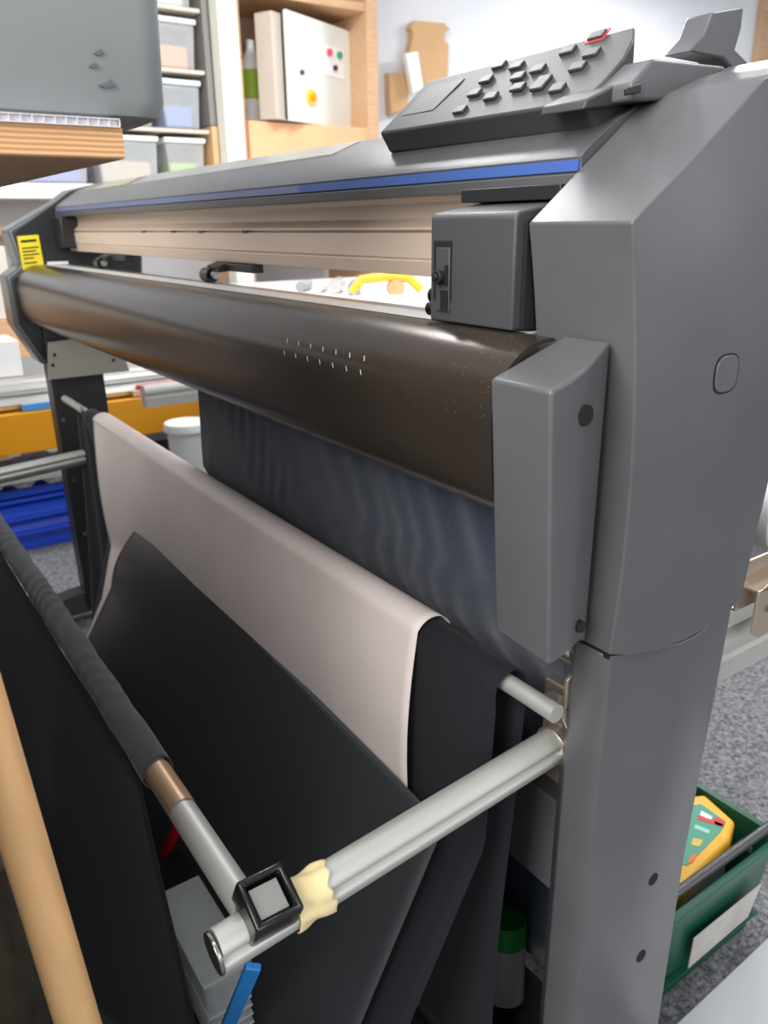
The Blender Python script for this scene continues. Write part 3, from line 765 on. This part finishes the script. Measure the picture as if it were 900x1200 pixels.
# ------------------------------------------------------------------ background left: orange rack etc.
RK = thing('storage_rack', 'low storage rack with orange enamel beam behind the far machine leg', 'rack', (.75, 3.0, 0))
b = nb(); box(b, (.0, 2.95, .40), (1.60, 3.0, .545)); obj('rack_beam', b, RACK, RK, bevel=.004)
b = nb(); box(b, (.0, 3.0, .52), (1.60, 3.7, .548)); obj('shelf_board', b, PLY, RK)
for x, y in ((-.06, 2.95), (1.6, 2.95), (-.06, 3.65), (1.6, 3.65)):
    b = nb(); box(b, (x, y, 0), (x + .06, y + .05, .75)); obj('rack_post', b, BLACK, RK, bevel=.003)
for i, (z, y, xx0, xx1, r) in enumerate(((.572, 2.99, .0, 1.45, .022), (.572, 3.05, -.1, 1.5, .022), (.615, 3.02, .0, 1.4, .021), (.622, 3.08, -.1, 1.5, .024))):
    b = nb(); tube(b, (xx0, y, z), (xx1, y, z), r, seg=8)
    tag(obj('aluminium_profile', b, ALU), ('front lower silver profile on top of the orange beam', 'rear lower silver profile on the orange rack', 'upper front silver profile stacked on the orange rack', 'upper rear silver profile stacked on the orange rack')[i], 'profile', 'aluminium profiles on the rack')
p = at(72, 470, 'Y', 2.94)
b = nb(); box(b, (.50, 2.952, .5482), (.60, 2.966, .572)); tag(obj('blue_sticker_block', b, mat('sticker_blue', (80, 150, 205), rough=.5), bevel=.001), 'small pale blue block on the orange rack beam', 'block')
p = at(195, 461, 'Y', 2.93)
b = nb(); box(b, (p.x - .12, 2.952, .5482), (p.x + .06, 2.967, .575)); tag(obj('pink_packet', b, mat('packet_pink', (230, 180, 155), rough=.5), bevel=.004), 'pale pink packet lying on the orange rack beam', 'packet')
b = nb(); box(b, (p.x + .0, 2.90, .580), (p.x + .14, 2.93, .60)); b.free()
b = nb(); tube(b, (p.x - .10, 2.960, .585), (p.x + .08, 2.958, .585), .009, seg=12); tag(obj('red_marker', b, RED), 'red marker pen lying above the pink packet', 'pen')
# white papers / box
p = at(28, 428, 'Y', 2.9)
b = nb(); box(b, (p.x - .10, 3.10, .65), (p.x + .03, 3.3, p.z + .06)); tag(obj('white_box', b, PVC, bevel=.003), 'white box standing on the profiles at the far left', 'box')
# blue crate
BX = thing('blue_crate', 'bright blue plastic crate on the floor under the orange rack', 'crate', (.55, 3.2, 0))
b = nb()
lo4 = [(.36, 3.12), (.80, 3.12), (.80, 3.5), (.36, 3.5)]
def q4(e, ex, z): return [e.verts.new(((.31 - ex) if x < .5 else (.78 + ex), (3.06 - ex) if y < 3.3 else (3.45 + ex), z)) for x, y in lo4]
R4 = [q4(b, 0, 0), q4(b, .02, .22), q4(b, .02, .222), q4(b, .035, .224), q4(b, .035, .25), q4(b, .015, .25), q4(b, -.01, .01)]
for u, v in zip(R4, R4[1:]):
    for k in range(4): b.faces.new((u[k], u[(k + 1) % 4], v[(k + 1) % 4], v[k]))
b.faces.new(R4[0][::-1]); b.faces.new(R4[-1]); obj('crate_body', b, CRATEB, BX, bevel=.003)
for z in (.07, .13, .20):
    b = nb(); box(b, (.31, 3.035 - .01, z), (.79, 3.055, z + .012)); obj('crate_rib', b, CRATEB, BX, bevel=.002)
def sheetbag(u, v):
    return (.40 + .30 * u, 3.09 + .25 * v, .24 + .09 * math.sin(PI * u) * math.sin(PI * v) + .02 * math.sin(u * 17 + v * 9) + .015 * math.sin(v * 23))
b = nb(); sheet(b, sheetbag, 24, 24); tag(obj('plastic_bag', b, mat('crinkled_film', (175, 175, 178), rough=.2, alpha=.6)), 'crinkled clear plastic bag on top of the blue crate', 'bag')
# long pale rod across the blue crate
pA = at(0, 566, 'Y', 2.98); pB = at(72, 553, 'Y', 2.98)
b = nb(); box(b, (pA.x - .1, 2.97, pA.z - .01), (pB.x + .1, 2.99, pA.z + .012)); 
obj('lower_rail', b, ALUW, RK)
# dark trolley box under crate zone
b = nb(); box(b, (.95, 3.05, 0), (1.5, 3.6, .34)); tag(obj('dark_box', b, BLACK, bevel=.01), 'black storage box under the right end of the orange rack', 'box')
# white tub
p = at(210, 505, 'Y', 2.75)
b = nb(); lathe(b, [(.055, 0), (.06, .1), (.072, p.z - .0), (.085, p.z + .002), (.085, p.z + .012), (.08, p.z + .03)], (p.x + .03, 2.75, 0), 24); tag(obj('white_bucket', b, PVC), 'tall white plastic bucket below the orange beam beside the navy cloth', 'bucket')

# left edge: white and brown stuff beyond the tower
b = nb(); p = at(0, 345, 'Y', 3.8); p2 = at(0, 375, 'Y', 3.8); box(b, (-.5, 3.8, p2.z + .001), (p.x + .05, 4.2, p2.z + .30)); tag(obj('pale_carton', b, mat('pale_carton', (205, 200, 190), rough=.7), bevel=.004), 'pale carton at the left edge beyond the cutter end', 'carton')
b = nb(); box(b, (-.9, 3.75, p2.z - .16), (p2.x + .09, 4.3, p2.z)); box(b, (-.8, 4.2, 0), (p2.x, 4.25, p2.z - .16)); tag(obj('wooden_bench_top', b, PLY, bevel=.002), 'thick brown bench top at the left edge under the pale carton', 'bench')

# wall shelf (white strip above horizon) and wood strip on back wall
def wallx(px, py, Y=4.1): return at(px, py, 'Y', Y)
p0 = wallx(0, 222); p1 = wallx(0, 240); 
b = nb(); box(b, (-2.5, 4.0, 1.275), (1.85, 4.49, 1.34)); tag(obj('white_wall_shelf', b, PVC, bevel=.003), 'long white shelf on the back wall carrying the clear storage boxes', 'shelf')
b = nb(); box(b, (-2.5, 4.25, 1.12), (1.0, 4.495, 1.16)); tag(obj('wooden_batten', b, WOOD, bevel=.002), 'pine batten on the back wall below the white shelf', 'batten')

# rack of clear boxes
bx0 = wallx(188, 130).x; bx1 = wallx(234, 130).x
wbox = (bx1 - bx0)
idx = 0
rowz = [1.345, 1.60, 1.86, 2.12, 2.38]
cols = [bx0 - .68, bx0 - .34, bx0]
conts = [mat('c_blue', (90, 120, 190)), LIME, mat('c_orange', (225, 150, 90)), mat('c_tan', (190, 165, 140)), mat('c_grey', (140, 140, 140)), mat('c_brown', (130, 95, 70)), mat('c_white', (210, 210, 205))]
rown = ['bottom', 'second', 'third', 'fourth', 'top']; coln = ['leftmost', 'middle', 'rightmost']
CB = []
def clear_box(x, z, w_, m, lab):
    t = thing('storage_box', lab, 'box', (x + w_ / 2, 4.2, z), 'clear storage boxes on the wall shelf')
    e = nb(); prism(e, [(x + .015, z), (x + w_ - .015, z), (x + w_, z + .19), (x, z + .19)], 4.08, 4.36); obj('box_body', e, CLEAR, t, bevel=.01)
    e = nb(); box(e, (x - .006, 4.07, z + .191), (x + w_ + .006, 4.37, z + .215)); obj('box_lid', e, mat('milky_lid', (222, 224, 226), rough=.4), t, bevel=.006)
    e = nb(); box(e, (x + .03, 4.11, z + .006), (x + w_ - .03, 4.33, z + .105)); obj('box_contents', e, m, t, bevel=.015)
for r_ in range(5):
    for c_ in range(3):
        z = rowz[r_]
        if z > 2.5: continue
        w_ = .30 if c_ < 2 else min(.30, wbox)
        mm = conts[(r_ * 3 + c_ * 2 + (0 if r_ else (0, 3, 6)[c_])) % 7]
        if r_ == 0: mm = (conts[0], conts[3], LIME)[c_]
        if (r_, c_) == (2, 2): mm = conts[2]
        clear_box(cols[c_], z, w_, mm, f'{coln[c_]} clear lidded storage box in the {rown[r_]} row of the wall shelf')
for r_ in range(1, 5):
    z = rowz[r_]
    b = nb(); box(b, (cols[0] - .05, 4.05, z - .020), (bx1 + .02, 4.45, z - .004))
    tag(obj('shelf_board', b, mat('shelf_pale', (200, 190, 176), rough=.6)), f'pale shelf board under the {rown[r_]} row of clear boxes', 'shelf', 'pale shelf boards')
# dark panel & white post
pz = wallx(262, 100, 4.0)
b = nb(); box(b, (bx1 + .03, 4.05, 1.62), (wallx(256, 100, 4.0).x - .005, 4.40, 2.9)); tag(obj('partition_board', b, mat('panel_grey', (125, 122, 118), rough=.6)), 'dark grey upright panel between clear boxes and white post', 'panel')
b = nb(); box(b, (bx1 + .03, 4.04, 1.345), (wallx(256, 100, 4.0).x - .005, 4.40, 1.615)); tag(obj('brown_carton', b, CARD, bevel=.003), 'brown carton under the dark grey upright panel', 'carton')
b = nb(); box(b, (wallx(256, 100, 4.0).x, 3.95, 0), (wallx(278, 100, 4.0).x, 4.05, 2.95)); WP = tag(obj('white_post', b, mat('white_post_paint', (226, 226, 214), rough=.5), bevel=.004), 'white painted upright post left of the wooden cupboard', 'post')

# wooden cupboard with control cabinet
ux0 = wallx(279, 100, 4.0).x; ux1 = wallx(441, 100, 4.0).x
WC = thing('wooden_cupboard', 'open pine framed cupboard on the wall holding the electrical control cabinet', 'cupboard', ((ux0 + ux1) / 2, 4.2, 0))
b = nb(); box(b, (ux0 + .04, 4.44, 1.3), (ux1 - .04, 4.46, 2.9)); obj('back_panel', b, mat('dusky_panel', (200, 170, 150), rough=.7), WC)
b = nb(); box(b, (ux0, 4.02, 0), (ux0 + .04, 4.46, 2.9)); obj('frame_post', b, PLY, WC, bevel=.002)
b = nb(); box(b, (ux1 - .07, 3.98, 0), (ux1, 4.46, 2.9)); obj('frame_post', b, PLY, WC, bevel=.002)
zt_ = wallx(360, 3, 4.0).z
b = nb(); box(b, (ux0 + .04, 4.0, zt_), (ux1 - .07, 4.44, zt_ + .04)); obj('shelf_board', b, PLY, WC, bevel=.002)
b = nb(); box(b, (ux0 + .04, 3.99, 1.05), (ux1 - .07, 4.02, wallx(360, 146, 4.0).z)); obj('lower_panel', b, ORANGEW, WC)
b = nb(); box(b, (ux0 + .04, 4.02, wallx(360, 146, 4.0).z - .02), (ux1 - .07, 4.44, wallx(360, 146, 4.0).z)); obj('cupboard_floor', b, ORANGEW, WC)
zf = wallx(360, 146, 4.0).z
# control cabinet
q = [at(333, 10, 'Y', 3.9), at(343, 142, 'Y', 3.9), at(430, 147, 'Y', 4.2), at(425, 36, 'Y', 4.2)]
hx0, hx1 = at(338, 80, 'Y', 3.92), at(428, 90, 'Y', 4.22)
CC = thing('control_cabinet', 'pale grey electrical control cabinet with yellow rotary switch and push buttons', 'electrical cabinet', ((hx0.x + hx1.x) / 2, 4.2, zf + .001))
ang = math.atan2(hx1.y - hx0.y, hx1.x - hx0.x); wd = math.hypot(hx1.x - hx0.x, hx1.y - hx0.y)
zc0 = zf + .004; zc1 = at(333, 10, 'Y', 3.92).z
def ccpt(u, v, off=0):
    p = Vector((hx0.x + math.cos(ang) * wd * u, hx0.y + math.sin(ang) * wd * u, zc0 + (zc1 - zc0) * v))
    return p + Vector((math.sin(ang), -math.cos(ang), 0)) * off
def ccbox(u0, u1, v0, v1, o0, o1, m, name, par, bevel=.003):
    e = nb(); vs = [e.verts.new(ccpt(u, v, o)) for u in (u0, u1) for o in (o0, o1) for v in (v0, v1)]
    for f in ((0, 1, 3, 2), (4, 6, 7, 5), (0, 4, 5, 1), (2, 3, 7, 6), (0, 2, 6, 4), (1, 5, 7, 3)): e.faces.new([vs[i] for i in f])
    return obj(name, e, m, par, bevel=bevel)
ccbox(.0, 1, 0, 1, -.02, 0, CAB, 'door', CC)
ccbox(-.1, .8, .01, .97, -.14, -.035, mat('cab_side', (190, 178, 165), rough=.5), 'cabinet_body', CC)
ccbox(.0, .97, .02, .98, -.035, -.02, HOLE, 'door_gap', CC)  # black slab painting the dark gap behind the door
def ccdisc(u, v, r, o0, o1, m, name, par, seg=24):
    e = nb(); tube(e, ccpt(u, v, o0), ccpt(u, v, o1), r, seg=seg); return obj(name, e, m, par)
ccbox(.42, .70, .50, .80, 0, .004, PVC, 'button_plate', CC)
ccdisc(.49, .725, .017, .004, .02, mat('btn_red', (225, 70, 90)), 'stop_button', CC)
ccdisc(.62, .725, .017, .004, .02, GRN, 'start_button', CC)
ccdisc(.56, .59, .013, .004, .018, BLACK, 'key_switch', CC)
ccdisc(.15, .47, .011, 0, .012, BLACK, 'door_lock', CC)
rs_ = ccdisc(.25, .255, .036, 0, .012, mat('switch_yellow', (240, 195, 20)), 'rotary_switch', CC)
ccdisc(.25, .255, .016, .012, .03, mat('switch_orange', (225, 140, 20)), 'switch_knob', rs_)
# bottle with lime label in the cupboard
p = at(292, 100, 'Y', 4.3)
BT = thing('spray_bottle', 'white bottle with lime green label standing in the wooden cupboard', 'bottle', (p.x + .02, 4.3, zf))
b = nb(); lathe(b, [(.06, 0), (.062, .02), (.062, .30), (.03, .36), (.022, .38), (.022, .42)], (p.x + .02, 4.3, zf + .001)); obj('bottle_body', b, PVC, BT)
b = nb(); tube(b, (p.x + .02, 4.3, zf + .14), (p.x + .02, 4.3, zf + .28), .0635); obj('bottle_label', b, LIME, BT)
# cardboard pieces on the wall
def wallpoly(pts, Y, th_, m, name, label, cat, g=None):
    e = nb(); prism(e, [((p := at(x, y, 'Y', Y)).x, p.z) for x, y in pts], Y, Y + th_)
    return tag(obj(name, e, m, bevel=.003), label, cat, g)
wallpoly([(483, 28), (486, 24), (522, 27), (523, 30), (528, 34), (522, 38), (521, 48), (526, 52), (525, 92), (512, 100), (480, 100), (481, 56), (484, 46), (484, 36), (481, 33)], 4.44, .05, CARD, 'cardboard_box', 'taller folded brown carton with side tabs hanging on white wall', 'carton', 'cartons on the wall')
wallpoly([(456, 85), (480, 86), (478, 128), (458, 134)], 4.44, .05, CARD, 'cardboard_box', 'smaller square brown carton left of the white strip on wall', 'carton', 'cartons on the wall')
wallpoly([(475, 62), (490, 60), (497, 104), (484, 110)], 4.38, .04, PVC, 'white_strip', 'white narrow strip hanging between the two brown cartons', 'strip')

# worktop behind with clutter, seen through the gap over the platen
WT = thing('worktop', 'long white worktop behind the cutter seen under its beam', 'table', (1.9, 2.3, 0))
b = nb(); box(b, (1.30, 1.7, .84), (2.9, 3.85, .875)); obj('table_top', b, mat('worktop_white', (232, 232, 232), rough=.4), WT, bevel=.003)
for x, y in ((1.36, 1.76), (2.8, 1.76), (1.36, 3.78), (2.8, 3.78)):
    b = nb(); box(b, (x, y, 0), (x + .05, y + .05, .839)); obj('table_leg', b, GREYM, WT)
def on_table(px, py): return at(px, py, 'Z', .877)
# yellow tape gun, rolls
p = on_table(455, 348)
TG = thing('tape_dispenser', 'yellow hand tape dispenser lying on the white worktop', 'tape dispenser', (p.x, p.y, .876))
b = nb(); sweep(b, [(p.x - .14, p.y + .05, .90), (p.x - .10, p.y + .04, .945), (p.x, p.y, .955), (p.x + .08, p.y - .03, .945), (p.x + .12, p.y - .06, .90)], .018); obj('dispenser_frame', b, YELL, TG)
b = nb(); tube(b, (p.x + .02, p.y - .03, .91), (p.x + .045, p.y + .02, .91), .034); obj('tape_roll', b, CARD, TG)
for i, (px, py, r, L, m) in enumerate(((352, 342, .022, .10, GREYM), (372, 343, .022, .10, PVC), (392, 344, .03, .12, ALU), (415, 346, .028, .14, mat('steel_blue', (130, 150, 175), rough=.3)))):
    p = on_table(px, py); b = nb(); tube(b, (p.x, p.y, .876 + r), (p.x + .10, p.y + L, .876 + r), r, seg=20)
    tag(obj('tape_roll', b, m), ('small grey roll leftmost of the rolls lying on the worktop', 'small white roll beside the grey one on the worktop', 'silver roll lying on the worktop', 'pale blue roll next to the yellow tape dispenser')[i], 'roll', 'rolls on the worktop')
p = on_table(490, 362); b = nb(); box(b, (p.x - .1, p.y - .1, .876), (p.x + .15, p.y + .12, .915)); tag(obj('paper_stack', b, PVC, bevel=.003), 'stack of white paper on the worktop behind the carriage', 'paper')

# ------------------------------------------------------------------ light
w = bpy.data.worlds.new('world'); C.world = w; w.use_nodes = True
bg = w.node_tree.nodes['Background']; bg.inputs[0].default_value = (.93, .96, 1, 1); bg.inputs[1].default_value = .62
def area(name, loc, size, power, tgt=None, col=(1, 1, 1), sy=None):
    l = bpy.data.lights.new(name, 'AREA'); l.energy = power; l.size = size; l.color = col
    if sy: l.shape = 'RECTANGLE'; l.size_y = sy
    o = bpy.data.objects.new(name, l); COL.objects.link(o); o.location = loc
    d_ = (Vector(tgt) - Vector(loc)) if tgt else Vector((0, 0, -1))
    o.rotation_euler = d_.to_track_quat('-Z', 'Y').to_euler()
    return o
area('ceiling_fill_lamp', (1.6, 2.6, 2.8), 1.2, 60, sy=.6)
area('ceiling_fill_lamp', (5.0, 3.2, 2.8), 1.2, 80, sy=.6)  # added near the back wall to brighten it
area('window_fill_light', (-1.7, .1, 2.2), 1.8, 115, tgt=(.5, 1.2, .8), col=(1, .99, .97))
area('ceiling_fill_lamp', (2.2, .4, 2.8), 1.2, 30, sy=.6)
area('ceiling_fill_lamp', (-.2, .8, 2.8), 1.2, 20, sy=.6)
area('window_fill_light', (-.3, -2.4, 2.0), 1.6, 30, tgt=(.3, 1, 1.0))  # added fill from behind the camera for the faces turned to it
area('window_fill_light', (3.0, -2.2, 1.7), 1.4, 12, tgt=(.6, .6, .9), col=(.95, .98, 1))
C.view_settings.view_transform = 'Standard'; C.view_settings.look = 'None'
C.view_settings.exposure = 0; C.view_settings.gamma = 1; C.view_settings.use_curve_mapping = False
